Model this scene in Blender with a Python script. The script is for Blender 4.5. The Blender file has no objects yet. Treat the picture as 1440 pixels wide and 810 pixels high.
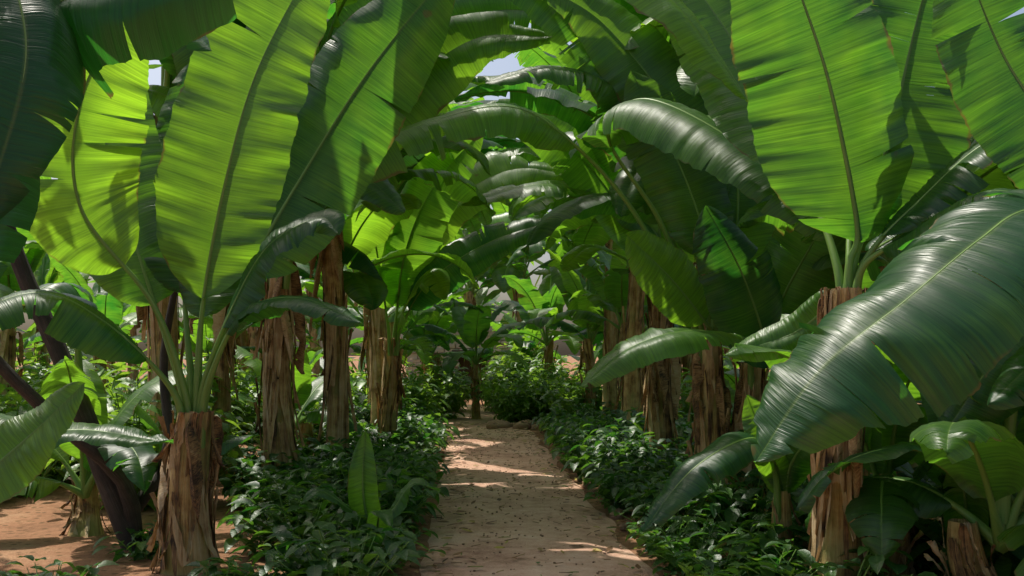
import bpy, math, random
import numpy as np
from mathutils import Vector, noise
R = random.Random(11)
sc = bpy.context.scene
sc.view_settings.view_transform='Standard'; sc.view_settings.look='None'; sc.view_settings.exposure=0

# ---------------------------------------------------------------- materials
def newmat(name):
    m=bpy.data.materials.new(name); m.use_nodes=True
    nt=m.node_tree
    for n in list(nt.nodes): nt.nodes.remove(n)
    return m,nt
class NT:
    def __init__(s,nt): s.nt=nt
    def n(s,t,**kw):
        nd=s.nt.nodes.new(t)
        for k,v in kw.items(): setattr(nd,k,v)
        return nd
    def l(s,a,b): s.nt.links.new(a,b)
    def math(s,op,a,b=None,c=None,clamp=False):
        nd=s.n('ShaderNodeMath',operation=op); nd.use_clamp=clamp
        for i,v in enumerate((a,b,c)):
            if v is None: continue
            if isinstance(v,(int,float)): nd.inputs[i].default_value=v
            else: s.l(v,nd.inputs[i])
        return nd.outputs[0]
    def mix(s,f,a,b,bt='MIX'):
        nd=s.n('ShaderNodeMix',data_type='RGBA',blend_type=bt)
        for i,v in ((0,f),(6,a),(7,b)):
            if isinstance(v,(int,float)): nd.inputs[i].default_value=v
            elif isinstance(v,tuple): nd.inputs[i].default_value=(*v,1)
            else: s.l(v,nd.inputs[i])
        return nd.outputs[2]
    def comb(s,x,y,z):
        nd=s.n('ShaderNodeCombineXYZ')
        for i,v in enumerate((x,y,z)):
            if isinstance(v,(int,float)): nd.inputs[i].default_value=v
            else: s.l(v,nd.inputs[i])
        return nd.outputs[0]
    def noise(s,vec,scale,detail=2,rough=.5,col=False):
        nd=s.n('ShaderNodeTexNoise'); nd.inputs['Scale'].default_value=scale
        nd.inputs['Detail'].default_value=detail; nd.inputs['Roughness'].default_value=rough
        if vec is not None: s.l(vec,nd.inputs['Vector'])
        if col:
            sp=s.n('ShaderNodeSeparateColor'); s.l(nd.outputs['Color'],sp.inputs[0]); return sp.outputs
        return nd.outputs['Fac']
    def ramp(s,f,stops):
        nd=s.n('ShaderNodeValToRGB'); el=nd.color_ramp.elements
        while len(el)<len(stops): el.new(.5)
        for e,(p,c) in zip(el,stops): e.position=p; e.color=(*c,1)
        s.l(f,nd.inputs[0]); return nd.outputs[0]
    def mr(s,v,a,b,c,d):
        nd=s.n('ShaderNodeMapRange')
        s.l(v,nd.inputs[0])
        for i,x in enumerate((a,b,c,d)): nd.inputs[i+1].default_value=x
        return nd.outputs[0]

def leaf_material(name,dark,lite,tdark,tlite,trans=.45,rough=.34,vein=52,brown=True):
    m,nt=newmat(name); g=NT(nt)
    at=g.n('ShaderNodeAttribute',attribute_name='luv')
    sp=g.n('ShaderNodeSeparateXYZ'); g.l(at.outputs['Vector'],sp.inputs[0])
    u,v,t=sp.outputs
    av=g.math('ABSOLUTE',v)
    geo=g.n('ShaderNodeNewGeometry'); pos=geo.outputs['Position']
    stripes=g.noise(g.comb(g.math('MULTIPLY',u,vein),g.math('MULTIPLY',v,.5),g.math('MULTIPLY',t,40)),1.0,2.5,.75)
    big,patch,spt=g.noise(pos,3.2,2,.6,col=True)[:3]
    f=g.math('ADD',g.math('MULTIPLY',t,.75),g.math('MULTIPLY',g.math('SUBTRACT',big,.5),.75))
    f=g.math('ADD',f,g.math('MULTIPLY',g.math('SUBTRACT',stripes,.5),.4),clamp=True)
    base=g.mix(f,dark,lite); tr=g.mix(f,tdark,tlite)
    sm=g.mr(stripes,.3,.62,.62,1.1)
    tr=g.mix(1.0,tr,g.comb(sm,sm,sm),'MULTIPLY')
    mid=g.mr(av,.012,.05,1,0)
    base=g.mix(g.math('MULTIPLY',mid,.6),base,(.16,.26,.06))
    if brown:
        e=g.math('ADD',av,g.math('MULTIPLY',g.math('SUBTRACT',patch,.5),.4))
        e=g.math('MULTIPLY',g.mr(e,1.0,1.04,0,1),.8)
        spots=g.mr(spt,.72,.75,0,.6)
        e=g.math('MAXIMUM',e,spots)
        base=g.mix(e,base,(.17,.12,.035)); tr=g.mix(e,tr,(.2,.13,.03))
    base=g.mix(g.math('MULTIPLY',geo.outputs['Backfacing'],.3),base,(.12,.22,.07))
    b=g.n('ShaderNodeBump'); b.inputs['Strength'].default_value=.55; b.inputs['Distance'].default_value=.011
    g.l(stripes,b.inputs['Height'])
    p=g.n('ShaderNodeBsdfPrincipled'); g.l(base,p.inputs['Base Color'])
    rr=g.math('ADD',g.math('MULTIPLY',patch,.24),rough-.1); g.l(rr,p.inputs['Roughness'])
    p.inputs['Specular IOR Level'].default_value=.7
    g.l(b.outputs[0],p.inputs['Normal'])
    tn=g.n('ShaderNodeBsdfTranslucent'); g.l(tr,tn.inputs[0])
    mx=g.n('ShaderNodeMixShader'); mx.inputs[0].default_value=trans
    g.l(p.outputs[0],mx.inputs[1]); g.l(tn.outputs[0],mx.inputs[2])
    o=g.n('ShaderNodeOutputMaterial'); g.l(mx.outputs[0],o.inputs[0])
    return m
M_LEAF=leaf_material('banana_leaf_blade',(.014,.066,.022),(.12,.26,.03),(.045,.27,.02),(.44,.80,.03),trans=.5,rough=.36)
M_SHRUB=leaf_material('shrub_leaf',(.014,.065,.016),(.11,.24,.03),(.04,.2,.015),(.46,.74,.05),trans=.4,rough=.4,vein=60,brown=False)

def stem_material():
    m,nt=newmat('green_petiole'); g=NT(nt)
    at=g.n('ShaderNodeAttribute',attribute_name='luv')
    sp=g.n('ShaderNodeSeparateXYZ'); g.l(at.outputs['Vector'],sp.inputs[0])
    n1=g.noise(g.comb(g.math('MULTIPLY',sp.outputs[0],60),g.math('MULTIPLY',sp.outputs[1],3),0),1,3)
    c=g.mix(n1,(.08,.2,.03),(.30,.46,.12))
    p=g.n('ShaderNodeBsdfPrincipled'); g.l(c,p.inputs['Base Color']); p.inputs['Roughness'].default_value=.4
    tn=g.n('ShaderNodeBsdfTranslucent'); tn.inputs[0].default_value=(.3,.55,.08,1)
    mx=g.n('ShaderNodeMixShader'); mx.inputs[0].default_value=.25
    g.l(p.outputs[0],mx.inputs[1]); g.l(tn.outputs[0],mx.inputs[2])
    o=g.n('ShaderNodeOutputMaterial'); g.l(mx.outputs[0],o.inputs[0]); return m
M_STEM=stem_material()
def trunk_material(name,stops,green=.35,trans=0):
    m,nt=newmat(name); g=NT(nt)
    at=g.n('ShaderNodeAttribute',attribute_name='luv')
    sp=g.n('ShaderNodeSeparateXYZ'); g.l(at.outputs['Vector'],sp.inputs[0])
    u,v,t=sp.outputs
    geo=g.n('ShaderNodeNewGeometry')
    fib=g.noise(g.comb(g.math('MULTIPLY',u,85),g.math('MULTIPLY',v,2.6),g.math('MULTIPLY',t,30)),1,5,.7)
    blot=g.noise(geo.outputs['Position'],6,4,.6)
    f=g.math('ADD',g.math('MULTIPLY',fib,.65),g.math('MULTIPLY',blot,.6))
    f=g.math('ADD',f,g.math('MULTIPLY',g.math('SUBTRACT',t,.5),.3))
    c=g.ramp(f,stops)
    if green>0:
        gm=g.mr(g.noise(geo.outputs['Position'],3.1,3),.48,.64,0,green)
        c=g.mix(gm,c,(.22,.23,.06))
    b=g.n('ShaderNodeBump'); b.inputs['Strength'].default_value=.9; b.inputs['Distance'].default_value=.02
    g.l(fib,b.inputs['Height'])
    p=g.n('ShaderNodeBsdfPrincipled'); g.l(c,p.inputs['Base Color']); p.inputs['Roughness'].default_value=.75
    g.l(b.outputs[0],p.inputs['Normal'])
    o=g.n('ShaderNodeOutputMaterial'); g.l(p.outputs[0],o.inputs[0]); return m
M_TRUNK=trunk_material('banana_pseudostem',[(.42,(.06,.028,.011)),(.55,(.34,.19,.06)),(.66,(.56,.38,.14)),(.86,(.68,.53,.27))],.7)
M_DRY=trunk_material('dry_leaf_sheath',[(.42,(.045,.024,.012)),(.55,(.29,.16,.06)),(.68,(.50,.33,.15)),(.88,(.64,.50,.31))],0)
M_BARK=trunk_material('dark_bark',[(.3,(.012,.01,.008)),(.6,(.045,.035,.025)),(.9,(.12,.1,.08))],0)

def dirt_material(name,stops,litter):
    m,nt=newmat(name); g=NT(nt)
    geo=g.n('ShaderNodeNewGeometry'); pos=geo.outputs['Position']
    a=g.noise(pos,1.1,5,.6); b2=g.noise(pos,9,5,.7); c3=g.noise(pos,70,3,.7)
    f=g.math('ADD',g.math('MULTIPLY',a,.5),g.math('MULTIPLY',b2,.35)); f=g.math('ADD',f,g.math('MULTIPLY',c3,.25))
    c=g.ramp(f,stops)
    if litter:
        vo=g.n('ShaderNodeTexVoronoi'); vo.inputs['Scale'].default_value=11; g.l(pos,vo.inputs['Vector'])
        lm=g.mr(vo.outputs['Distance'],.2,.34,.8,0)
        lc=g.mix(vo.outputs['Color'],(.05,.03,.015),(.2,.12,.05))
        c=g.mix(lm,c,lc)
    h=g.math('ADD',g.math('MULTIPLY',b2,1.0),g.math('MULTIPLY',c3,.5))
    bp=g.n('ShaderNodeBump'); bp.inputs['Strength'].default_value=.8; bp.inputs['Distance'].default_value=.04
    g.l(h,bp.inputs['Height'])
    p=g.n('ShaderNodeBsdfPrincipled'); g.l(c,p.inputs['Base Color']); p.inputs['Roughness'].default_value=.92
    p.inputs['Specular IOR Level'].default_value=.2
    g.l(bp.outputs[0],p.inputs['Normal'])
    o=g.n('ShaderNodeOutputMaterial'); g.l(p.outputs[0],o.inputs[0]); return m
M_PATH=dirt_material('packed_dirt',[(.38,(.34,.18,.115)),(.55,(.62,.38,.27)),(.72,(.76,.55,.41))],False)
M_GROUND=dirt_material('earth_with_litter',[(.35,(.12,.06,.03)),(.55,(.30,.15,.08)),(.8,(.46,.29,.17))],True)
def stone_material(name,a,b):
    m,nt=newmat(name); g=NT(nt)
    geo=g.n('ShaderNodeNewGeometry'); 
    n1=g.noise(geo.outputs['Position'],3,4); n2=g.noise(geo.outputs['Position'],30,5,.7)
    f=g.math('ADD',g.math('MULTIPLY',geo.outputs['Random Per Island'],.6),g.math('MULTIPLY',n1,.4))
    c=g.mix(f,a,b)
    bp=g.n('ShaderNodeBump'); bp.inputs['Distance'].default_value=.03; g.l(n2,bp.inputs['Height'])
    p=g.n('ShaderNodeBsdfPrincipled'); g.l(c,p.inputs['Base Color']); p.inputs['Roughness'].default_value=.9
    g.l(bp.outputs[0],p.inputs['Normal'])
    o=g.n('ShaderNodeOutputMaterial'); g.l(p.outputs[0],o.inputs[0]); return m
M_STONE=stone_material('rough_stone',(.36,.33,.29),(.70,.66,.60))
M_RED=stone_material('reddish_stone',(.22,.12,.07),(.42,.27,.17))
M_MORTAR=stone_material('mortar',(.26,.23,.2),(.32,.29,.25))
M_WOOD=trunk_material('old_wood',[(.3,(.02,.012,.008)),(.7,(.07,.04,.025))],0)
def litter_material():
    m,nt=newmat('fallen_leaf'); g=NT(nt)
    geo=g.n('ShaderNodeNewGeometry')
    c=g.ramp(geo.outputs['Random Per Island'],[(0,(.09,.04,.02)),(.4,(.22,.11,.04)),(.6,(.30,.18,.06)),(.75,(.4,.32,.05)),(1,(.08,.14,.02))])
    p=g.n('ShaderNodeBsdfPrincipled'); g.l(c,p.inputs['Base Color']); p.inputs['Roughness'].default_value=.7
    o=g.n('ShaderNodeOutputMaterial'); g.l(p.outputs[0],o.inputs[0]); return m
M_LITTER=litter_material()
MATS=[M_LEAF,M_STEM,M_TRUNK,M_DRY,M_SHRUB,M_BARK]
LEAF,STEM,TRUNK,DRY,SHRUB,BARK=range(6)

# ---------------------------------------------------------------- mesh builder
class B:
    def __init__(s): s.v=[];s.f=[];s.m=[];s.a=[]
    def grid(s,rows,attr,mat,closed=False):
        o=len(s.v); nr=len(rows); nc=len(rows[0])
        for r in rows: s.v.extend(r)
        for r in attr: s.a.extend(r)
        for i in range(nr-1):
            for j in range(nc if closed else nc-1):
                k=(j+1)%nc
                s.f.append((o+i*nc+j,o+i*nc+k,o+(i+1)*nc+k,o+(i+1)*nc+j)); s.m.append(mat)
    def mesh(s,name,mats=MATS):
        me=bpy.data.meshes.new(name)
        me.from_pydata([tuple(p) for p in s.v],[],s.f)
        for m in mats: me.materials.append(m)
        me.polygons.foreach_set('material_index',s.m)
        me.polygons.foreach_set('use_smooth',[True]*len(s.f))
        at=me.attributes.new('luv','FLOAT_VECTOR','POINT')
        at.data.foreach_set('vector',[c for a in s.a for c in a])
        me.update(); return me
def place(name,me,loc=(0,0,0),rot=0,scale=1):
    o=bpy.data.objects.new(name,me); sc.collection.objects.link(o)
    o.location=loc; o.rotation_euler=(0,0,rot) if not isinstance(rot,tuple) else rot
    o.scale=(scale,)*3 if not isinstance(scale,tuple) else scale
    return o

def spline(pts,n):
    P=[Vector(p) for p in pts]
    P=[P[0]*2-P[1]]+P+[P[-1]*2-P[-2]]
    out=[]
    for i in range(1,len(P)-2):
        for k in range(24):
            t=k/24; a,b,c,d=P[i-1],P[i],P[i+1],P[i+2]
            out.append(.5*((2*b)+(c-a)*t+(2*a-5*b+4*c-d)*t*t+(3*b-a-3*c+d)*t**3))
    out.append(P[-2])
    L=[0]
    for i in range(1,len(out)): L.append(L[-1]+(out[i]-out[i-1]).length)
    res=[];tot=L[-1];j=0
    for k in range(n):
        s=tot*k/(n-1)
        while j<len(L)-2 and L[j+1]<s: j+=1
        f=(s-L[j])/max(1e-9,L[j+1]-L[j]); res.append(out[j].lerp(out[j+1],min(1,f)))
    return res,tot
def tube(b,pts,radii,mat,seg=8,tint=.5):
    rows=[];at=[];s=0
    up=Vector((.13,.21,1))
    for i,p in enumerate(pts):
        T=(pts[min(i+1,len(pts)-1)]-pts[max(i-1,0)]).normalized()
        if abs(T.dot(up.normalized()))>.97: up=Vector((1,.2,.1))
        X=T.cross(up).normalized(); Y=X.cross(T)
        if i: s+=(p-pts[i-1]).length
        r=radii[i]
        rows.append([p+X*r*math.cos(a)+Y*r*math.sin(a) for a in [2*math.pi*k/seg for k in range(seg)]])
        at.append([(r*2*math.pi*k/seg,s,tint) for k in range(seg)])
    b.grid(rows,at,mat,True)
def wprof(t):
    a=1.0 if t>.22 else math.sqrt(max(0,1-(1-t/.22)**2))**.8*(.85+.15*t/.22)
    c=1.0 if t<.4 else max(0,1-((t-.4)/.6)**2.3)**.72
    return a*c
def leaf(b,pts,hw,N=None,pet=.2,fold=.25,droop=.35,tears=5,n=40,m=5,wave=.03,tint=.5,mat=LEAF,rib=.016,fine=.0,rnd=R,sag=.25,petr=2.2):
    """Banana leaf: petiole + midrib tube and two half blades split by wind tears."""
    C,L=spline(pts,n+8)
    nn=len(C); fr=[]
    for i,p in enumerate(C):
        T=(C[min(i+1,nn-1)]-C[max(i-1,0)]).normalized()
        if N is None:
            h=Vector((pts[-1][0]-pts[0][0],pts[-1][1]-pts[0][1],0))
            if h.length<1e-4: h=Vector((1,0,0))
            S=Vector((h.y,-h.x,0)).normalized(); Nn=S.cross(T).normalized()
        else:
            Nv=Vector(N); Nn=(Nv-T*Nv.dot(T))
            Nn.normalize(); S=T.cross(Nn).normalized()
        fr.append((p,T,Nn,S))
    radii=[]
    for i in range(nn):
        t=i/(nn-1)
        radii.append(rib*(petr*(1-t/pet)+1.0*(t/pet)) if t<pet else rib*(1-.85*((t-pet)/(1-pet))))
    tube(b,C,radii,STEM if mat==LEAF else DRY,7,tint)
    def frame(t):
        x=max(0,min(nn-1.001,t*(nn-1))); i=int(x); f=x-i
        a=fr[i];c=fr[min(i+1,nn-1)]
        return [a[k].lerp(c[k],f) for k in range(4)]
    for side in (-1,1):
        cuts=sorted(rnd.random() for _ in range(tears))
        cuts=[0]+[c for c in cuts if .06<c<.97]+[1]
        ph=rnd.random()*100; ph2=rnd.random()*100
        asym=1+rnd.uniform(-.1,.1)
        vts=[rnd.uniform(.1,.8) for _ in cuts]
        for si in range(len(cuts)-1):
            a0,a1=cuts[si],cuts[si+1]
            if a1-a0<.004: continue
            k=max(2,int((a1-a0)*n)+1)
            dd=rnd.gauss(0,.22)-sag*rnd.random() if len(cuts)>2 else 0
            va=vts[si]; gap=.014/max(.03,(a1-a0))
            rows=[];at=[]
            for i in range(k+1):
                w=i/k; tt=a0+(a1-a0)*w
                vt=va*(1-w)+vts[si+1]*w
                row=[];ar=[]
                fj=rnd.uniform(-fine,fine); ej=rnd.uniform(-.012,.012)
                for j in range(m+1):
                    v=j/m; ex=max(0,v-vt)
                    ts=tt+( (a0+a1)/2-tt)*min(.5,gap*ex*2.0) if len(cuts)>2 else tt
                    tg=pet+(1-pet)*ts
                    p,T,Nn,S=frame(tg)
                    wd=hw*asym*wprof(ts)*(1+ej*(v>.9)+.05*noise.noise(Vector((ts*7+ph,side,0))))
                    z=(fold*v-droop*v*v)*wd + dd*ex*wd
                    z+=wave*v*(noise.noise(Vector((ts*L*3.1+ph,v*.6,side)))*1.6+.6*noise.noise(Vector((ts*L*9+ph2,v,side))))
                    z+=fj*min(1,v*3)*min(1,(1-ts)*8)
                    flat=1-.18*abs(fold-droop*v*1.4)*v
                    q=p+S*side*wd*v*flat+Nn*(z+radii[0]*.15)+T*(v*wd*.22*(1-ts))
                    row.append(q); ar.append((ts*L+v*.05,side*v,tint))
                rows.append(row if side>0 else row[::-1]); at.append(ar if side>0 else ar[::-1])
            b.grid(rows,at,mat)
def trunk(b,base,top,r0,r1,flaps=12,tint=.5,rnd=R,dead=3,skirt=1.0):
    base=Vector(base);top=Vector(top); H=(top-base).length
    nz=26;seg=22;rows=[];at=[];ph=rnd.random()*9
    lean=Vector((rnd.uniform(-.05,.05),rnd.uniform(-.05,.05),0))
    def cen(t): return base.lerp(top,t)+lean*math.sin(t*math.pi)
    def rad(t): return r0+(r1-r0)*t+ .05*math.exp(-t*H*5)
    for i in range(nz):
        t=i/(nz-1);row=[];ar=[]
        for k in range(seg):
            a=2*math.pi*k/seg
            r=rad(t)*(1+.07*math.sin(2*a+ph+t*5)+.12*(noise.noise(Vector((math.cos(a)*1.8,math.sin(a)*1.8,t*H*1.2+ph)))))
            row.append(cen(t)+Vector((math.cos(a)*r,math.sin(a)*r,-.05 if i==0 else 0)))
            ar.append((a*rad(.5),t*H,tint))
        rows.append(row);at.append(ar)
    b.grid(rows,at,TRUNK,True)
    for _ in range(flaps):      # overlapping dry leaf sheaths, pointed and curling away
        a=rnd.random()*6.283; t0=rnd.uniform(-.02,.75); ln=rnd.uniform(.25,.6); wa=rnd.uniform(.12,.6)
        curl=rnd.uniform(.0,.09); up=rnd.random()<.5; off=rnd.uniform(.002,.014); tw=rnd.uniform(-.7,.7)
        tn=rnd.random(); rows=[];at=[]; nn=14; pw=rnd.uniform(1.2,3)
        for i in range(nn):
            w=i/(nn-1); t=min(1.0,max(0,t0+ln*w)); c=cen(t); row=[];ar=[]
            g=(w if up else 1-w)
            e=g**3*curl; wd=wa*(1-g**pw)*(1+.2*math.sin(i*1.3+a*5))+.04
            for k in range(6):
                f=k/5-.5; aa=a+wd*f+tw*w
                r=rad(t)*1.05+off+e*(1+2*f*f)+rnd.uniform(0,.007)
                row.append(c+Vector((math.cos(aa)*r,math.sin(aa)*r,rnd.uniform(-.012,.012)))); ar.append((aa*.16,t*H,tn))
            rows.append(row);at.append(ar)
        b.grid(rows,at,DRY)
    for _ in range(dead):       # dead leaves hanging down the stem
        a=rnd.random()*6.283; d=Vector((math.cos(a),math.sin(a),0)); l=rnd.uniform(.35,.8)*min(1.4,H*.7)*skirt
        s=top-Vector((0,0,rnd.uniform(0,.3)*H)); side=Vector((-d.y,d.x,0))*rnd.uniform(-.12,.12)
        pts=[s,s+d*(r1+.07)+Vector((0,0,.03)),s+d*(r0+.06)+side-Vector((0,0,l*.5)),s+d*(r0+.01)+side*1.5-Vector((0,0,l))]
        leaf(b,pts,rnd.uniform(.035,.085),N=tuple(d+Vector((0,0,.1))),pet=.12,fold=-.6,droop=1.0,tears=5,n=18,m=3,wave=.08,tint=rnd.random(),mat=DRY,rib=.009,rnd=rnd)

def gen_plant(seed,H,nl,Ll,hw,spread=1.0,dead=3,n=34,aim=None,elo=86):
    rnd=random.Random(seed); b=B()
    r0=.072+.012*H+rnd.uniform(0,.02)
    trunk(b,(0,0,0),(rnd.uniform(-.15,.15),rnd.uniform(-.15,.15),H),r0,r0*.66,20,.5,rnd,dead)
    a0=rnd.random()*6.28
    for i in range(nl):
        f=i/(nl-1); az=a0+i*2.399+rnd.uniform(-.3,.3)
        if aim is not None: az=(az%6.283)-math.pi; az=az*aim
        el=math.radians(elo-52*f*spread+rnd.uniform(-6,6)); L=Ll*(.75+.35*math.sin(math.pi*min(1,.25+f*.8)))*rnd.uniform(.85,1.12)
        bend=math.radians(rnd.uniform(30,75)+60*f)
        p=Vector((0,0,H-.12)); pts=[p]; st=9
        sw=rnd.uniform(-.35,.35)
        for k in range(st):
            w=(k+1)/st; e=el-bend*w**1.7; aa=az+sw*w*w
            p=p+Vector((math.cos(aa)*math.cos(e),math.sin(aa)*math.cos(e),math.sin(e)))*(L/st); pts.append(p)
        leaf(b,pts,hw*rnd.uniform(.85,1.15),pet=rnd.uniform(.17,.24),fold=rnd.uniform(.1,.45),droop=rnd.uniform(.2,.7),
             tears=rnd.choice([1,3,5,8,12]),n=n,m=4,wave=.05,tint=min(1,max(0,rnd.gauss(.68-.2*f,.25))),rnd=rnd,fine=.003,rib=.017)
    q=Vector((0,0,H)); tube(b,[q,q+Vector((.03,.02,.5)),q+Vector((.08,.03,1.0)),q+Vector((.1,.03,1.5))],[.04,.035,.03,.004],STEM,8,.9)
    return b.mesh('banana_plant')
PROTO=[gen_plant(1,1.7,9,2.2,.33),gen_plant(2,2.1,10,2.4,.36),gen_plant(3,2.5,10,2.5,.36,dead=4),gen_plant(4,1.3,9,2.0,.32),
       gen_plant(5,2.9,11,2.7,.38,dead=4),gen_plant(6,1.9,9,2.3,.37,spread=.75),gen_plant(7,3.3,11,2.8,.38,spread=1.0,dead=5)]
ARCH=[gen_plant(51,2.6,11,3.2,.42,aim=.42,elo=88,spread=.8,dead=4,n=44),gen_plant(52,3.1,12,3.1,.42,aim=.42,elo=86,spread=.75,dead=4,n=44),gen_plant(53,2.4,10,3.3,.4,aim=.4,elo=90,spread=.75,dead=4,n=44),
      gen_plant(54,3.3,13,3.2,.44,aim=.5,elo=84,spread=.6,dead=5,n=44)]
SUCK=[gen_plant(21,.35,5,1.1,.15,spread=.7,dead=0,n=22),gen_plant(22,.5,7,1.5,.22,spread=.9,dead=0,n=24)]

# ---------------------------------------------------------------- hero plants
def hero(tr,leaves,dead=4,flaps=60,skirt=1):
    b=B(); base,top,r0,r1=tr
    rnd=random.Random(int(abs(base[0])*1000)+int(base[1]*10))
    trunk(b,base,top,r0,r1,flaps,.62,rnd,dead,skirt)
    for L in leaves:
        kw=dict(n=100,m=8,fine=.0035,pet=.2,rnd=rnd,wave=.03)
        pts,hw,N=L[:3]; kw.update(L[3] if len(L)>3 else {})
        d=Vector(pts[0])-Vector(top)
        s=Vector(top)+Vector((d.x*.12,d.y*.12,-.25))
        q=Vector(top)+Vector((d.x*.25,d.y*.25,min(.15,max(.02,d.z*.4))))
        leaf(b,[tuple(s),tuple(q)]+list(pts),hw,N,**kw)
    return place('banana_plant',b.mesh('banana_plant'))
# left foreground plant
hero(((-2.27,7,0),(-2.23,7,1.18),.16,.11),[
 ([(-2.17,7.0,1.95),(-2.0,6.95,2.78),(-1.75,6.9,3.58),(-1.25,6.8,4.45)],.47,(-.2,-1,.1),dict(tint=.8,pet=.28,fold=.15,droop=.1,tears=1,wave=.05)),
 ([(-1.98,7.3,2.1),(-1.6,7.7,3.0),(-1.1,7.8,3.83),(-.44,7.7,4.6)],.46,(.25,-1,.25),dict(tint=.35,pet=.3,fold=.1,droop=.2,tears=3)),
 ([(-2.4,7.3,2.1),(-2.5,7.8,3.1),(-2.55,7.9,3.9)],.34,(.2,-1,.2),dict(tint=.3,pet=.36,tears=2)),
 ([(-1.98,6.9,1.8),(-1.68,6.8,2.3),(-1.3,6.7,2.5),(-1.15,6.6,2.38)],.24,(-.3,-.5,.8),dict(tint=.15,pet=.4,tears=2)),
 ([(-2.75,6.7,1.8),(-3.15,6.5,1.98),(-3.7,6.2,1.65)],.27,(0,-.35,1),dict(tint=.2,pet=.3,tears=6,droop=.7)),
 ([(-1.85,6.8,1.85),(-1.4,6.5,1.95),(-.95,6.3,1.78)],.18,(0,-.3,1),dict(tint=.1,pet=.4,tears=3,droop=.6)),
 ([(-2.5,6.9,1.95),(-2.95,6.8,2.6),(-2.9,6.7,3.3),(-2.5,6.6,4.0)],.40,(.25,-1,.1),dict(tint=1.0,pet=.4,tears=3,wave=.06)),
 ([(-2.2,7.2,2.1),(-2.05,7.7,2.6),(-1.8,8.3,2.8)],.3,(0,-.5,1),dict(tint=.3,pet=.35)),
 ([(-2.7,7.3,2.2),(-3.1,7.6,3.2),(-3.2,7.7,4.3)],.42,(.2,-1,.1),dict(tint=.5,pet=.3,tears=3)),
],dead=5)
# right foreground plant
hero(((2.07,6.3,0),(2.12,6.3,2.0),.14,.10),[
 ([(2.18,6.3,2.4),(1.98,6.2,3.24),(1.75,6.1,3.83),(1.5,6,4.35)],.52,(.1,-1,.1),dict(tint=.4,pet=.2,fold=.1,droop=.15,tears=2,wave=.05,rib=.02)),
 ([(2.3,6.4,2.5),(2.5,6.5,3.15),(2.65,6.5,3.8),(2.8,6.4,4.4)],.48,(-.1,-1,.1),dict(tint=.4,pet=.27,fold=.1,droop=.15,tears=3,rib=.02,wave=.05)),
 ([(2.12,6.5,1.95),(1.9,6.75,1.72),(1.45,6.8,1.58)],.15,(0,-.9,.5),dict(tint=.8,pet=.3,tears=1)),
 ([(2.5,6.2,2.5),(2.95,6.0,2.9),(3.4,5.8,2.75)],.34,(-.2,-.3,1),dict(tint=.2,pet=.3,tears=8,droop=.6)),
 ([(2.5,6.4,2.35),(2.9,6.4,2.5),(3.4,6.3,2.3)],.32,(-.1,-.4,1),dict(tint=.15,pet=.3,tears=8,droop=.6)),
 ([(2.4,6.0,2.3),(2.7,5.6,2.5),(3.1,5.3,2.3)],.28,(-.1,-.3,1),dict(tint=.2,pet=.3,tears=5,droop=.6)),
 ([(2.3,6.7,2.6),(2.7,7.2,3.1),(3.3,7.7,3.4)],.35,(-.2,-.6,.8),dict(tint=.4,pet=.3,tears=5)),
 ([(2.0,6.7,2.7),(1.75,7.2,3.6),(1.35,7.5,4.4),(1.0,7.6,5.0)],.44,(.1,-1,.2),dict(tint=.6,pet=.3,tears=4)),
],dead=3)
# right plants a little further on
hero(((1.82,9.1,0),(1.82,9.1,1.75),.12,.085),[
 ([(1.35,9.1,2.8),(.85,8.8,3.5),(1.1,8.2,3.68),(1.77,7.5,3.12),(2.25,7.05,2.4)],.42,(.1,-.6,1),dict(tint=.5,pet=.42,tears=9,droop=.75,fold=.15,sag=.5)),
 ([(1.3,9.5,3.4),(1.0,9.5,4.1),(.35,9.3,4.25),(-.25,9.1,4.05)],.34,(0,-.5,1),dict(tint=.4,pet=.5,tears=8,droop=.6)),
 ([(1.1,9.1,2.9),(.5,8.9,3.5),(-.03,8.7,3.74),(-.73,8.5,3.55),(-1.25,8.3,3.25),(-1.64,8.1,2.85)],.35,(-.25,-.75,1),dict(tint=.8,pet=.46,tears=5,droop=.7,fold=.1,sag=.3)),
 ([(1.75,8.95,1.85),(1.4,8.8,2.25),(.98,8.6,2.62)],.30,(.2,-1,.4),dict(tint=.85,pet=.3,tears=1)),
 ([(1.9,9.0,2.1),(1.6,9.2,3.2),(1.1,9.2,4.2)],.4,(.1,-1,.3),dict(tint=.6,pet=.35,tears=3)),
 ([(2.0,9.2,2.6),(1.7,9.4,3.6),(.9,9.5,4.7),(.2,9.4,5.1)],.42,(.1,-1,.3),dict(tint=.85,pet=.35,tears=5)),
 ([(1.8,9.3,2.8),(1.3,9.5,4.0),(.5,9.6,5.0),(-.5,9.6,5.5)],.45,(.1,-1,.5),dict(tint=.4,pet=.35,tears=5)),
 ([(2.1,9.3,2.8),(2.1,9.5,3.8),(1.8,9.5,4.8),(1.3,9.4,5.5)],.46,(.1,-1,.2),dict(tint=.6,pet=.3,tears=4)),
],dead=3)
hero(((2.2,9.1,0),(2.2,9.1,1.5),.12,.085),[
 ([(2.2,8.7,1.7),(1.95,8.5,2.3),(1.65,8.5,2.85)],.42,(.1,-1,.35),dict(tint=.1,pet=.25,tears=3,droop=.4,fold=.1)),
 ([(1.9,8.3,1.72),(1.29,7.5,1.75),(.86,7.4,1.62),(.5,7.3,1.34)],.25,(-.1,-.4,1),dict(tint=.7,pet=.4,tears=4,droop=.5)),
 ([(2.5,9,2.2),(2.8,8.9,2.8),(3.0,8.8,3.5)],.38,(-.1,-1,.3),dict(tint=.5,pet=.3,tears=3)),
 ([(2.2,9.3,2.2),(2.1,9.5,3.1),(2.3,9.7,4.0)],.4,(0,-1,.3),dict(tint=.6,pet=.3,tears=3)),
],dead=3)
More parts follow.
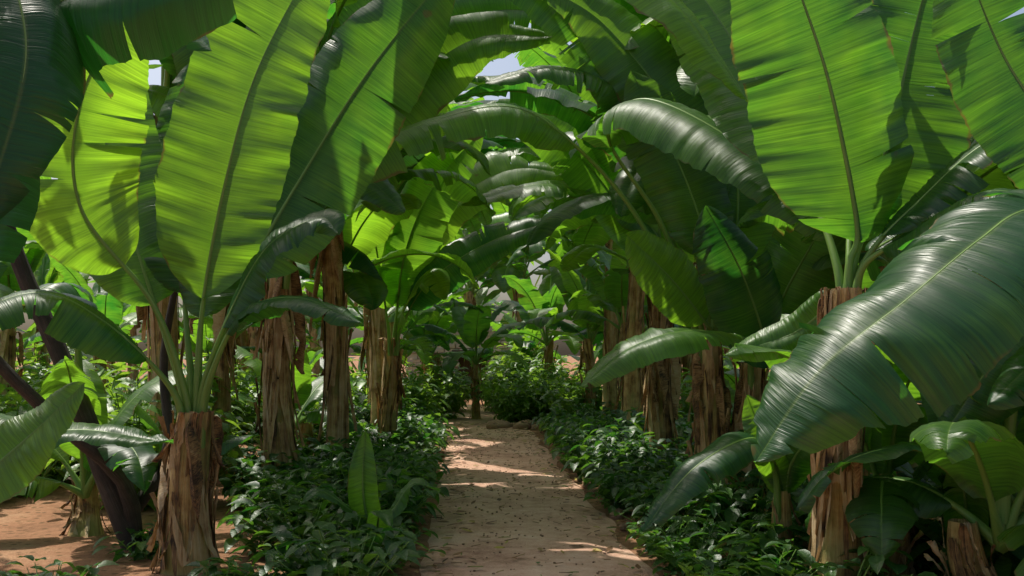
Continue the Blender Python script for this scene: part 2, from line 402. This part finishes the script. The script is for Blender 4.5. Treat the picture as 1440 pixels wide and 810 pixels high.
# plant just outside the frame on the right, big leaf reaching in
hero(((3.7,5.3,0),(3.65,5.3,1.9),.16,.11),[
 ([(3.1,5.1,2.32),(2.55,4.9,2.3),(2.18,4.65,2.12),(1.79,4.5,1.84),(1.38,4.45,1.52),(1.10,4.5,1.1)],.46,(-.35,-.6,.75),dict(tint=.05,pet=.3,tears=12,droop=.45,fold=.1,sag=.45,wave=.06,rib=.010,n=150,fine=.004)),
 ([(3.2,5.5,2.6),(2.8,5.6,3.2),(2.5,5.6,3.9)],.38,(-.3,-1,.3),dict(tint=.3,pet=.3,tears=5)),
 ([(3.9,5,2.5),(4.1,4.6,3.0),(4.4,4,3.1)],.35,(0,-.3,1),dict(tint=.3,tears=5)),
 ([(3.3,5.0,1.9),(2.7,4.7,1.75),(2.2,4.6,1.35)],.3,(-.2,-.3,1),dict(tint=.1,pet=.3,tears=6,droop=.7)),
 ([(3.9,5.8,2.6),(4.2,6.3,3.2),(4.5,6.6,3.4)],.35,(0,-.3,1),dict(tint=.4,tears=5)),
 ([(3.3,5.6,1.8),(2.9,5.7,1.7),(2.5,5.8,1.1)],.3,(-.2,-.7,.6),dict(tint=.2,pet=.3,tears=7,droop=.7)),
],dead=3)
# shaded plant just outside the frame on the left
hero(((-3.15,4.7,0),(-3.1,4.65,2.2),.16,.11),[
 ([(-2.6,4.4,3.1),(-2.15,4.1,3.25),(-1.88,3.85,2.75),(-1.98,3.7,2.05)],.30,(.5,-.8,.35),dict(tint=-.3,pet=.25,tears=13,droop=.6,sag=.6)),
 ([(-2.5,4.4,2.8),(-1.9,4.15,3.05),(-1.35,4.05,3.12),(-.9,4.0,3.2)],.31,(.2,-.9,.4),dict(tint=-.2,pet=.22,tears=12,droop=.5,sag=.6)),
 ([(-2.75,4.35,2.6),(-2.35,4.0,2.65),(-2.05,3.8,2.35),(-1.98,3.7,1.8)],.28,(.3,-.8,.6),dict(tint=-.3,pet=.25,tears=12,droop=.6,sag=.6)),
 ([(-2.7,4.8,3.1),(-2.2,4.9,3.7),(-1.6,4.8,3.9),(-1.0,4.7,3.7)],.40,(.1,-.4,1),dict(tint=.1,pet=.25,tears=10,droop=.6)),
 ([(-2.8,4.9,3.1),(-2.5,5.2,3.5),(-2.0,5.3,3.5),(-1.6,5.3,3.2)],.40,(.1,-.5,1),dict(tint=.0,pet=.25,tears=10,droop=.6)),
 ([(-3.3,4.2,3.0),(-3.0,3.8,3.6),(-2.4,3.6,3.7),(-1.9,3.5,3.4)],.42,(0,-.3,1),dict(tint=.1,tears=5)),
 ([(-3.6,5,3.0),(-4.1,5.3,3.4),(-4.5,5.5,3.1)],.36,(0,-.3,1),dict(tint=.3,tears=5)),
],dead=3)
# tall plant behind the left foreground plant, arching over the path
hero(((-2.42,10.4,0),(-2.4,10.3,2.5),.16,.11),[
 ([(-1.6,9,4.6),(-.5,7.9,5.1),(.5,7.3,4.8),(1.1,6.9,4.05),(1.62,6.8,3.3)],.36,(.4,-.7,.8),dict(tint=1.0,pet=.35,tears=3,droop=.4)),
 ([(-1.9,9.4,3.9),(-1.2,8.8,4.6),(-.4,8.4,4.9),(.4,8.0,4.5)],.40,(.1,-.8,.7),dict(tint=.5,pet=.25,tears=6)),
 ([(-2.3,9.5,3.7),(-2.1,8.9,4.4),(-1.8,8.5,5.0)],.42,(0,-1,.4),dict(tint=.7,tears=2)),
 ([(-2.0,9.8,3.6),(-1.5,9.8,4.4),(-.9,9.8,5.2)],.44,(.1,-1,.3),dict(tint=.6,tears=4)),
 ([(-1.9,9.9,3.3),(-1.2,9.9,4.1),(-.4,9.9,4.7),(.4,9.8,4.7)],.42,(.1,-.9,.4),dict(tint=.8,tears=5)),
 ([(-1.9,9.8,4.0),(-1.1,9.6,5.0),(-.2,9.4,5.5),(.9,9.2,5.4)],.46,(.1,-.9,.5),dict(tint=.7,tears=5)),
 ([(-1.8,9.9,3.8),(-1.0,10.1,4.7),(-.1,10.2,5.1),(.9,10.2,4.9)],.46,(.1,-1,.3),dict(tint=.5,tears=4)),
 ([(-2.0,9.9,3.0),(-1.5,9.6,3.3),(-1.0,9.3,2.9)],.3,(.1,-.5,.8),dict(tint=.3,tears=6)),
 ([(-2.9,9.8,3.6),(-3.4,9.6,4.1),(-4,9.4,4.0)],.38,(0,-.5,1),dict(tint=.5,tears=4)),
 ([(-2.6,9.8,3.4),(-2.9,9.7,4.3),(-3.3,9.6,5.0)],.44,(0,-1,.2),dict(tint=.5,tears=4)),
],dead=3)
# arch further down the path
hero(((2.0,13.2,0),(2.0,13.2,2.3),.17,.12),[
 ([(1.9,13,3.1),(1.3,13,3.6),(.37,12.8,3.75),(-.65,12.6,3.45)],.36,(-.1,-.6,1),dict(tint=.55,pet=.25,tears=7,n=70)),
 ([(1.6,12.8,2.7),(1.0,12.4,2.9),(.6,12.1,2.6)],.28,(-.1,-.6,1),dict(tint=.8,tears=3,n=70)),
 ([(1.9,13,3.3),(1.5,12.9,4.2),(.9,12.8,5.1)],.42,(0,-1,.3),dict(tint=.7,tears=3,n=70)),
 ([(1.7,13,3.0),(1.0,12.9,4.0),(.2,12.8,4.6),(-.5,12.7,4.7)],.42,(0,-1,.4),dict(tint=.6,tears=5,n=70)),
 ([(2.3,13,3.2),(2.5,12.9,4.1),(2.6,12.8,5.1)],.42,(0,-1,.3),dict(tint=.7,tears=3,n=70)),
],dead=7,skirt=1.1)
hero(((-1.85,14.6,0),(-1.75,14.5,1.8),.12,.09),[
 ([(-1.15,14,2.6),(-.3,14,3.15),(.7,13.8,3.45)],.33,(.2,-.8,.6),dict(tint=.1,pet=.22,tears=4,n=70)),
 ([(-1.5,14,3.0),(-1.1,13.9,3.9),(-.4,13.8,4.7)],.42,(0,-1,.3),dict(tint=.6,tears=3,n=70)),
 ([(-1.5,14.2,2.9),(-.9,14.2,3.7),(.0,14.2,4.2),(.9,14.1,4.1)],.40,(0,-.9,.5),dict(tint=.9,tears=6,n=70)),
 ([(-1.9,14,3.0),(-2.1,13.9,4),(-2.0,13.8,4.9)],.4,(0,-1,.3),dict(tint=.8,tears=3,n=70)),
 ([(-1.4,14,2.4),(-1.1,13.7,2.7),(-.9,13.4,2.3)],.26,(0,-.7,.8),dict(tint=1.0,tears=3,n=60)),
],dead=4)
# low suckers near the camera edges
hero(((-2.95,4.6,0),(-2.9,4.6,.7),.07,.05),[
 ([(-2.45,4.5,1.0),(-2.2,4.5,1.2),(-1.93,4.5,1.46)],.17,(-.5,-1,.2),dict(tint=.6,pet=.3,tears=0)),
 ([(-2.6,4.9,1.0),(-2.25,5,1.2),(-1.7,5,1.14)],.15,(0,-.4,1),dict(tint=.2,pet=.3,tears=2)),
 ([(-3,4.2,1.1),(-3,3.9,1.5)],.17,(-.2,-1,.5),dict(tint=.4,tears=0)),
],dead=0,flaps=4)
hero(((1.95,7.2,0),(1.95,7.2,.6),.08,.05),[
 ([(1.65,6.85,1.0),(1.2,6.6,.82),(.85,6.5,.42)],.2,(-.3,-.6,1),dict(tint=.15,pet=.3,tears=4,droop=.5)),
 ([(2.1,7,1.0),(2.3,6.8,1.3)],.2,(0,-1,.5),dict(tint=.4,tears=1)),
 ([(1.8,7,.9),(1.65,7,1.3)],.14,(0,-1,.3),dict(tint=.8,tears=0)),
],dead=0,flaps=4)
hero(((-1.08,7.7,0),(-1.08,7.7,.15),.05,.035),[
 ([(-1.12,7.65,.35),(-1.14,7.6,.6),(-1.12,7.6,1.0)],.12,(.1,-1,.1),dict(tint=.6,pet=.15,tears=0,n=50)),
 ([(-.9,7.6,.4),(-.75,7.55,.6),(-.55,7.5,.55)],.1,(0,-.4,1),dict(tint=.4,tears=0,n=50)),
 ([(-1.25,7.6,.4),(-1.45,7.5,.55),(-1.6,7.5,.45)],.1,(0,-.4,1),dict(tint=.4,tears=0,n=50)),
 ([(-1.0,7.4,.3),(-.95,7.2,.45),(-.85,7.0,.35)],.1,(0,-.4,1),dict(tint=.5,tears=0,n=50)),
],dead=0,flaps=2)

# ---------------------------------------------------------------- plantation rows
def cx(y): return .52-.048*y
def banana(x,y,k=None,s=None,rot=None,src=PROTO):
    k=R.randrange(len(src)) if k is None else k
    place('banana_plant',src[k],(x,y,-.02),R.random()*6.28 if rot is None else rot,s or R.uniform(.9,1.15))
# close rows, crowns leaning over the path
for x,y,k,s in ((-2.1,12.0,1,1.1),(-2.3,17.2,3,1.2),(-2.6,21.0,3,1.3),(-3.3,24.5,3,1.5),(-3.7,10.6,3,1.25)): banana(x,y,k,s,R.uniform(-.3,.2),ARCH)
for x,y,k,s in ((2.2,11.4,0,1.1),(1.9,15.8,1,1.15),(1.9,19.2,3,1.25),(2.6,23,3,1.4),(3.2,9.9,3,1.2)): banana(x,y,k,s,math.pi+R.uniform(-.2,.3),ARCH)
for y,k in ((13.3,2),(19.4,1),(22.8,0)): banana(cx(y)-2.1+R.uniform(-.2,.1),y,k,1.0)
for y,k in ((17.6,1),(21.2,5)): banana(cx(y)+2.0+R.uniform(-.1,.3),y,k,1.0)
banana(-.85,23.5,0,.85); banana(.95,27,0,1.15); banana(-2.2,26.5,3,1.2); banana(.5,31,3,1.1); banana(-2.6,30.5,0,1.1)
banana(-3.5,12.2,4); banana(3.9,6.6,0,1.0); banana(3.3,8.2,1)
for row,dens in ((-4.8,.5),(-7.4,.4),(-10.5,.6),(4.2,.8),(6.6,.75),(9.4,.6)):
    y=8.5 if row>0 else 12
    while y<31:
        if R.random()<dens and not(abs(row)<5 and y<9): banana(cx(y)+row+R.uniform(-.6,.6),y+R.uniform(-.6,.6),R.choice([0,1,5,2,6,4] if row>0 else [0,3,5,1,2]))
        y+=2.8 if abs(row)<8 else 3.4
for x,s in ((-7,1.3),(-5,1.5),(-3.6,1.3),(2.1,1.3),(3.6,1.5),(5.6,1.4)): banana(x,28.7+R.uniform(-1,.8),R.choice([4,2,6]),s)
for x in np.arange(-15,16,2.6): banana(x+R.uniform(-.4,.4),38.5+R.uniform(-.6,1.5),R.choice([2,4,6]),1.6)
for x,y,k in ((-3.6,8.4,1),(2.9,11.8,1),(-3.1,14,1),(2.6,6.9,1),(2.9,5.9,1),(3.2,7.2,1),(2.9,6.3,0),(3.3,6.2,1),(-3.2,9.6,0),(2.9,9.3,1)):
    place('banana_sucker',SUCK[k],(x,y,0),R.random()*6.28,R.uniform(.85,1.2))

# ---------------------------------------------------------------- shrubs
def shrub_mesh(seed,h,r,nst,ls,tint):
    rnd=random.Random(seed); b=B()
    for s in range(nst):
        a=rnd.random()*6.28; rr=r*math.sqrt(rnd.random()); hh=h*rnd.uniform(.5,1.05)*(1-.35*rr/r)
        p0=Vector((math.cos(a)*rr*.3,math.sin(a)*rr*.3,0)); p2=Vector((math.cos(a)*rr,math.sin(a)*rr,hh)); p1=(p0+p2)/2+Vector((0,0,hh*.12))
        C,L=spline([p0,p1,p2],9); tube(b,C,[.008-.0006*i for i in range(9)],STEM,4,.2)
        nl=int(L/.055)
        for i in range(2,nl+2):
            t=min(1,i/nl); c=C[min(8,int(t*8))]
            az=i*2.4+rnd.uniform(-.5,.5)+s; el=rnd.uniform(-.5,.6)
            l=ls*rnd.uniform(.6,1.25)*(.75+.3*t); w=l*rnd.uniform(.24,.33)
            d=Vector((math.cos(az)*math.cos(el),math.sin(az)*math.cos(el),math.sin(el)))
            S=d.cross(Vector((rnd.uniform(-.3,.3),rnd.uniform(-.3,.3),1))).normalized(); N=S.cross(d)
            c=c+d*.02; tn=min(1,max(0,rnd.gauss(tint,.2))); rows=[];at=[]
            for k,(f,ww) in enumerate(((0,.06),(.2,.75),(.45,1),(.72,.72),(1,.03))):
                m=c+d*l*f-Vector((0,0,1))*l*.35*f*f
                rows.append([m-S*w*ww+N*w*ww*.35,m,m+S*w*ww+N*w*ww*.35]); at.append([(f*l,-ww,tn),(f*l,0,tn),(f*l,ww,tn)])
            b.grid(rows,at,SHRUB)
    return b.mesh('leafy_shrub')
SH=[shrub_mesh(31,.8,.55,32,.18,.25),shrub_mesh(32,.62,.5,28,.16,.35),shrub_mesh(33,1.0,.6,36,.19,.3),shrub_mesh(34,.45,.5,26,.15,.3)]
SHB=[shrub_mesh(41,1.1,.7,40,.17,.95),shrub_mesh(42,.8,.6,32,.15,.9)]
def shrub(x,y,k,s=1,src=SH): place('leafy_shrub',src[k%len(src)],(x,y,-.02),R.random()*6.28,s*R.uniform(.85,1.15))
y=6.2
while y<21:
    e=cx(y)
    shrub(e-1.30+R.uniform(-.08,.14),y,R.choice([1,3]) if y<8 else R.choice([0,1,3]),R.uniform(.8,1.0))
    if y>6.8: shrub(e-1.9+R.uniform(-.2,.2),y+R.uniform(-.3,.3),R.choice([0,1,1]),.95)
    if R.random()<.6 and y>8: shrub(e-2.7+R.uniform(-.3,.3),y+.3,R.choice([0,1,2]))
    y+=.6 if y<14 else .8
y=6.2
while y<20:
    e=cx(y)
    k=[3] if y<8.4 else [0,1,1,3]
    shrub(e+1.24+R.uniform(-.1,.12),y,R.choice(k),R.uniform(.8,1.0))
    shrub(e+1.9+R.uniform(-.2,.2),y+R.uniform(-.3,.3),R.choice(k))
    if R.random()<.6: shrub(e+2.8+R.uniform(-.3,.3),y+.3,R.choice([0,1,2]))
    y+=.6 if y<14 else .85
for i in range(18): shrub(R.uniform(-.1,2.2),R.uniform(20.8,26),i,R.uniform(1.0,1.5),SHB)
for i in range(14): shrub(R.uniform(-3.6,-1.7),R.uniform(20,27),i,1.25,SHB)
for i in range(9): shrub(.3+R.uniform(-.6,.6),R.uniform(28,31),i,1.7,SHB)
for i in range(75): shrub(R.uniform(-13,-3.6),R.uniform(9.5,26),i,R.uniform(1.0,1.8),SHB)
for i in range(34): shrub(R.uniform(3.5,9),R.uniform(7,26),i,R.uniform(1.0,1.7),SHB)
for x,y in ((-2.85,6.1),(-1.8,6.1),(-1.5,6.4),(-2.75,7.6),(2.5,5.6),(2.9,5.5),(1.7,6.2)): shrub(x,y,3,.72)
def wallmass():
    b=B(); rnd=random.Random(77)
    for i in range(2600):
        x=rnd.uniform(-34,34); y=44+rnd.uniform(-2,2)+abs(x)*-.25; z=rnd.uniform(0,11)*(1+.12*noise.noise(Vector((x*.3,0,0))))
        c=Vector((x,y,z)); l=rnd.uniform(.8,1.6); w=l*.22; az=rnd.random()*6.28; el=rnd.uniform(-1.1,.9)
        d=Vector((math.cos(az)*math.cos(el),math.sin(az)*math.cos(el),math.sin(el)))
        S=d.cross(Vector((rnd.uniform(-.5,.5),rnd.uniform(-.5,.5),1))).normalized(); tn=rnd.random(); rows=[];at=[]
        for f,ww in ((0,.1),(.25,.9),(.6,.9),(1,.03)):
            m=c+d*l*f-Vector((0,0,1))*l*.3*f*f
            rows.append([m-S*w*ww,m,m+S*w*ww]); at.append([(f*l,-ww,tn),(f*l,0,tn),(f*l,ww,tn)])
        b.grid(rows,at,LEAF)
    place('distant_foliage',b.mesh('distant_foliage'))
wallmass()

def dark_tree():
    b=B(); rnd=random.Random(5)
    for pts,r in (([(-2.95,7.9,-.05),(-3.25,7.9,.7),(-3.6,8.0,1.5),(-4.1,8.1,2.6),(-4.5,8.3,4.2)],.085),
                  ([(-3.0,7.95,-.05),(-3.05,7.8,.6),(-3.5,7.6,1.1),(-4.1,7.4,1.9),(-4.4,7.2,3.2)],.06),
                  ([(-3.05,8,.3),(-2.8,8.1,.8),(-2.9,8.3,1.6),(-2.7,8.4,2.8)],.045),
                  ([(-2.95,7.9,.05),(-2.6,7.7,.35),(-2.45,7.6,.2)],.035)):
        C,L=spline(pts,18); tube(b,C,[r*(1.15-.75*i/17)*(1+.1*rnd.random()) for i in range(18)],BARK,9,.4)
    for i in range(160):
        c=Vector((rnd.gauss(-4.4,.6),rnd.gauss(7.9,.6),rnd.uniform(3.3,5.0))); l=.25; w=.06; az=rnd.random()*6.28
        d=Vector((math.cos(az),math.sin(az),rnd.uniform(-.6,.3))).normalized(); S=d.cross(Vector((0,0,1))).normalized()
        b.grid([[c+d*l*f-S*w*q,c+d*l*f+S*w*q] for f,q in ((0,.1),(.4,1),(.8,.6),(1,.05))],[[(f,-1,.4),(f,1,.4)] for f in (0,.4,.8,1)],SHRUB)
    place('small_tree',b.mesh('small_tree'))
dark_tree()

# ---------------------------------------------------------------- ground, path
def ground():
    xs=sorted(set([-400,-200,-100,-50,-30]+list(np.arange(-20,20.01,.4))+[30,50,100,200,400]))
    ys=sorted(set([-400,-200,-100,-40,-15]+list(np.arange(-6,44.01,.4))+[60,100,200,400]))
    b=B(); rows=[]
    for y in ys:
        row=[]
        for x in xs:
            d=abs(x-cx(y)); k=min(1,max(0,(d-1.0)/.8)) if -7<y<46 and abs(x)<20 else 0
            row.append(Vector((x,y,k*(.05+.07*noise.noise(Vector((x*.8,y*.8,3)))))))
        rows.append(row)
    b.grid(rows,[[(0,0,0)]*len(xs)]*len(ys),0)
    place('ground',b.mesh('ground',[M_GROUND]))
    b=B(); rows=[]
    for y in np.arange(-6,30,.16):
        c=cx(y); wl=.83+.10*noise.noise(Vector((y*.9,1,0)))+.04*noise.noise(Vector((y*4,1,0))); wr=.83+.10*noise.noise(Vector((y*.9,7,0)))+.04*noise.noise(Vector((y*4,5,0)))
        if y>21: wl+= (y-21)*.5; wr+=(y-21)*.5
        row=[]
        for j in range(21):
            f=j/20; x=c-wl+(wl+wr)*f
            e=min(1,min(f,1-f)*5)
            row.append(Vector((x,y,.004+.022*e+e*.022*(noise.noise(Vector((x*2.5,y*2.5,0)))+.4*noise.noise(Vector((x*7,y*7,0)))))))
        rows.append(row)
    b.grid(rows,[[(0,0,0)]*21]*len(rows),0)
    place('dirt_path',b.mesh('dirt_path',[M_PATH]))
ground()
def blob(b,c,r,rnd,flat=.6):
    st=5; sg=7; ph=rnd.random()*99; rows=[]
    for i in range(st+1):
        th=math.pi*i/st; rows.append([Vector(c)+Vector((math.sin(th)*math.cos(2*math.pi*j/sg)*r[0],math.sin(th)*math.sin(2*math.pi*j/sg)*r[1],math.cos(th)*r[2]))*(1+.3*noise.noise(Vector((i*.7,j*.9,ph)))) for j in range(sg)])
    b.grid(rows,[[(0,0,0)]*sg]*(st+1),0,True)
def stones():
    rnd=random.Random(9); b=B()
    for i in range(14):
        s=rnd.uniform(.1,.22); blob(b,(rnd.uniform(-.4,1.2),rnd.uniform(20.4,21.2),.05),(s*1.3,s,s*.7),rnd)
    for i in range(16):
        y=rnd.uniform(8.5,13); s=rnd.uniform(.03,.07); blob(b,(cx(y)+.93+rnd.uniform(-.03,.06),y,.03),(s,s*1.3,s*.7),rnd)
    place('stone_edging',b.mesh('stone_edging',[M_RED]))
    b=B()
    for i in range(900):
        y=rnd.uniform(5,20)**1.0; x=cx(y)+rnd.gauss(0,.5)
        if abs(x-cx(y))>.82: continue
        s=rnd.uniform(.004,.013); blob(b,(x,y,.032),(s,s,s*.6),rnd)
    place('pebbles',b.mesh('pebbles',[M_RED]))
    b=B()
    for i in range(1200):
        y=rnd.uniform(5,22); sd=rnd.choice((-1,1)); x=cx(y)+(sd*min(1.5,abs(rnd.gauss(.8,.25))) if rnd.random()<.7 else rnd.uniform(-.8,.8))
        z=.05 if abs(x-cx(y))<.8 else .07; l=rnd.uniform(.02,.06); w=l*rnd.uniform(.25,.45); az=rnd.random()*6.28
        d=Vector((math.cos(az),math.sin(az),rnd.uniform(-.1,.25))); S=Vector((-d.y,d.x,rnd.uniform(-.3,.3))); c=Vector((x,y,z))
        b.grid([[c+d*l*f-S*w*q,c+d*l*f+Vector((0,0,-.004)),c+d*l*f+S*w*q] for f,q in ((-1,.1),(-.3,1),(.4,.8),(1,.05))],[[(0,0,0)]*3]*4,0)
    place('fallen_leaves',b.mesh('fallen_leaves',[M_LITTER]))
stones()

# ---------------------------------------------------------------- stone building at the end of the path
def building():
    rnd=random.Random(3); X0,X1,Y,Hh=-3.4,1.2,34.0,2.45; dx0,dx1,dh=-1.75,-.95,1.5
    root=bpy.data.objects.new('stone_building',None); sc.collection.objects.link(root)
    def box(b,a,c,j=0):
        P=[Vector((x+rnd.uniform(-j,j),y+rnd.uniform(-j,j),z+rnd.uniform(-j,j))) for x in (a[0],c[0]) for y in (a[1],c[1]) for z in (a[2],c[2])]
        o=len(b.v); b.v.extend(P); b.a.extend([(0,0,0)]*8)
        for f in ((0,1,3,2),(4,6,7,5),(0,4,5,1),(2,3,7,6),(0,2,6,4),(1,5,7,3)): b.f.append(tuple(o+i for i in f)); b.m.append(0)
    b=B(); z=0
    while z<Hh:
        h=rnd.uniform(.12,.2); x=X0-rnd.random()*.2
        while x<X1:
            w=rnd.uniform(.16,.42)
            if not(x+w>dx0 and x<dx1 and z<dh): box(b,(x+.012,Y-.05-rnd.uniform(0,.05),z+.01),(x+w-.012,Y+.08,z+h-.01),.018)
            x+=w
        z+=h
    me=b.mesh('stone_facing',[M_STONE]); me.polygons.foreach_set('use_smooth',[False]*len(me.polygons)); o=place('stone_facing',me); o.parent=root
    b=B()
    box(b,(X0,Y,-.1),(dx0-.1,Y+.3,Hh)); box(b,(dx1+.1,Y,-.1),(X1,Y+.3,Hh)); box(b,(dx0-.1,Y+.002,dh+.1),(dx1+.1,Y+.298,Hh))
    box(b,(X0,Y+.301,-.1),(X0+.3,Y+2.4,Hh)); box(b,(X1-.3,Y+.301,-.1),(X1,Y+2.4,Hh)); box(b,(X0+.301,Y+2.1,-.1),(X1-.301,Y+2.4,Hh)); box(b,(X0+.05,Y+.1,Hh+.01),(X1-.05,Y+2.3,Hh+.1))
    me=b.mesh('walls',[M_MORTAR]); me.polygons.foreach_set('use_smooth',[False]*len(me.polygons)); o=place('walls',me); o.parent=root
    b=B()
    for i in range(5): box(b,(dx0-.09+i*.197,Y+.16,0),(dx0-.09+i*.197+.19,Y+.2,dh+.08))
    box(b,(dx0-.3,Y-.12,dh),(dx1+.3,Y-.101,dh+.16))
    me=b.mesh('door',[M_WOOD]); me.polygons.foreach_set('use_smooth',[False]*len(me.polygons)); o=place('door',me); o.parent=root
building()

# ---------------------------------------------------------------- light
w=bpy.data.worlds.new('World'); sc.world=w; w.use_nodes=True; nt=w.node_tree
bg=nt.nodes['Background']; sky=nt.nodes.new('ShaderNodeTexSky'); sky.sky_type='NISHITA'; sky.sun_disc=False
sky.air_density=1.0; sky.dust_density=5.0; sky.ozone_density=1.0
sd=Vector((-.32,.34,.88)).normalized()
sky.sun_elevation=math.asin(sd.z); sky.sun_rotation=math.atan2(sd.x,sd.y)
nt.links.new(sky.outputs[0],bg.inputs[0]); bg.inputs[1].default_value=.15
l=bpy.data.lights.new('sun','SUN'); l.energy=5; l.angle=math.radians(.8); l.color=(1,.95,.85)
o=bpy.data.objects.new('sun',l); sc.collection.objects.link(o); o.rotation_euler=(-sd).to_track_quat('-Z','Y').to_euler()
# camera
c=bpy.data.cameras.new('camera'); c.lens=35; c.sensor_width=36; c.shift_y=.0625; c.clip_start=.05; c.clip_end=1500
o=bpy.data.objects.new('camera',c); sc.collection.objects.link(o); o.location=(0,0,1.6); o.rotation_euler=(math.radians(90),0,0)
sc.camera=o
print('objects',len(bpy.data.objects),'polys',sum(len(m.polygons) for m in bpy.data.meshes))
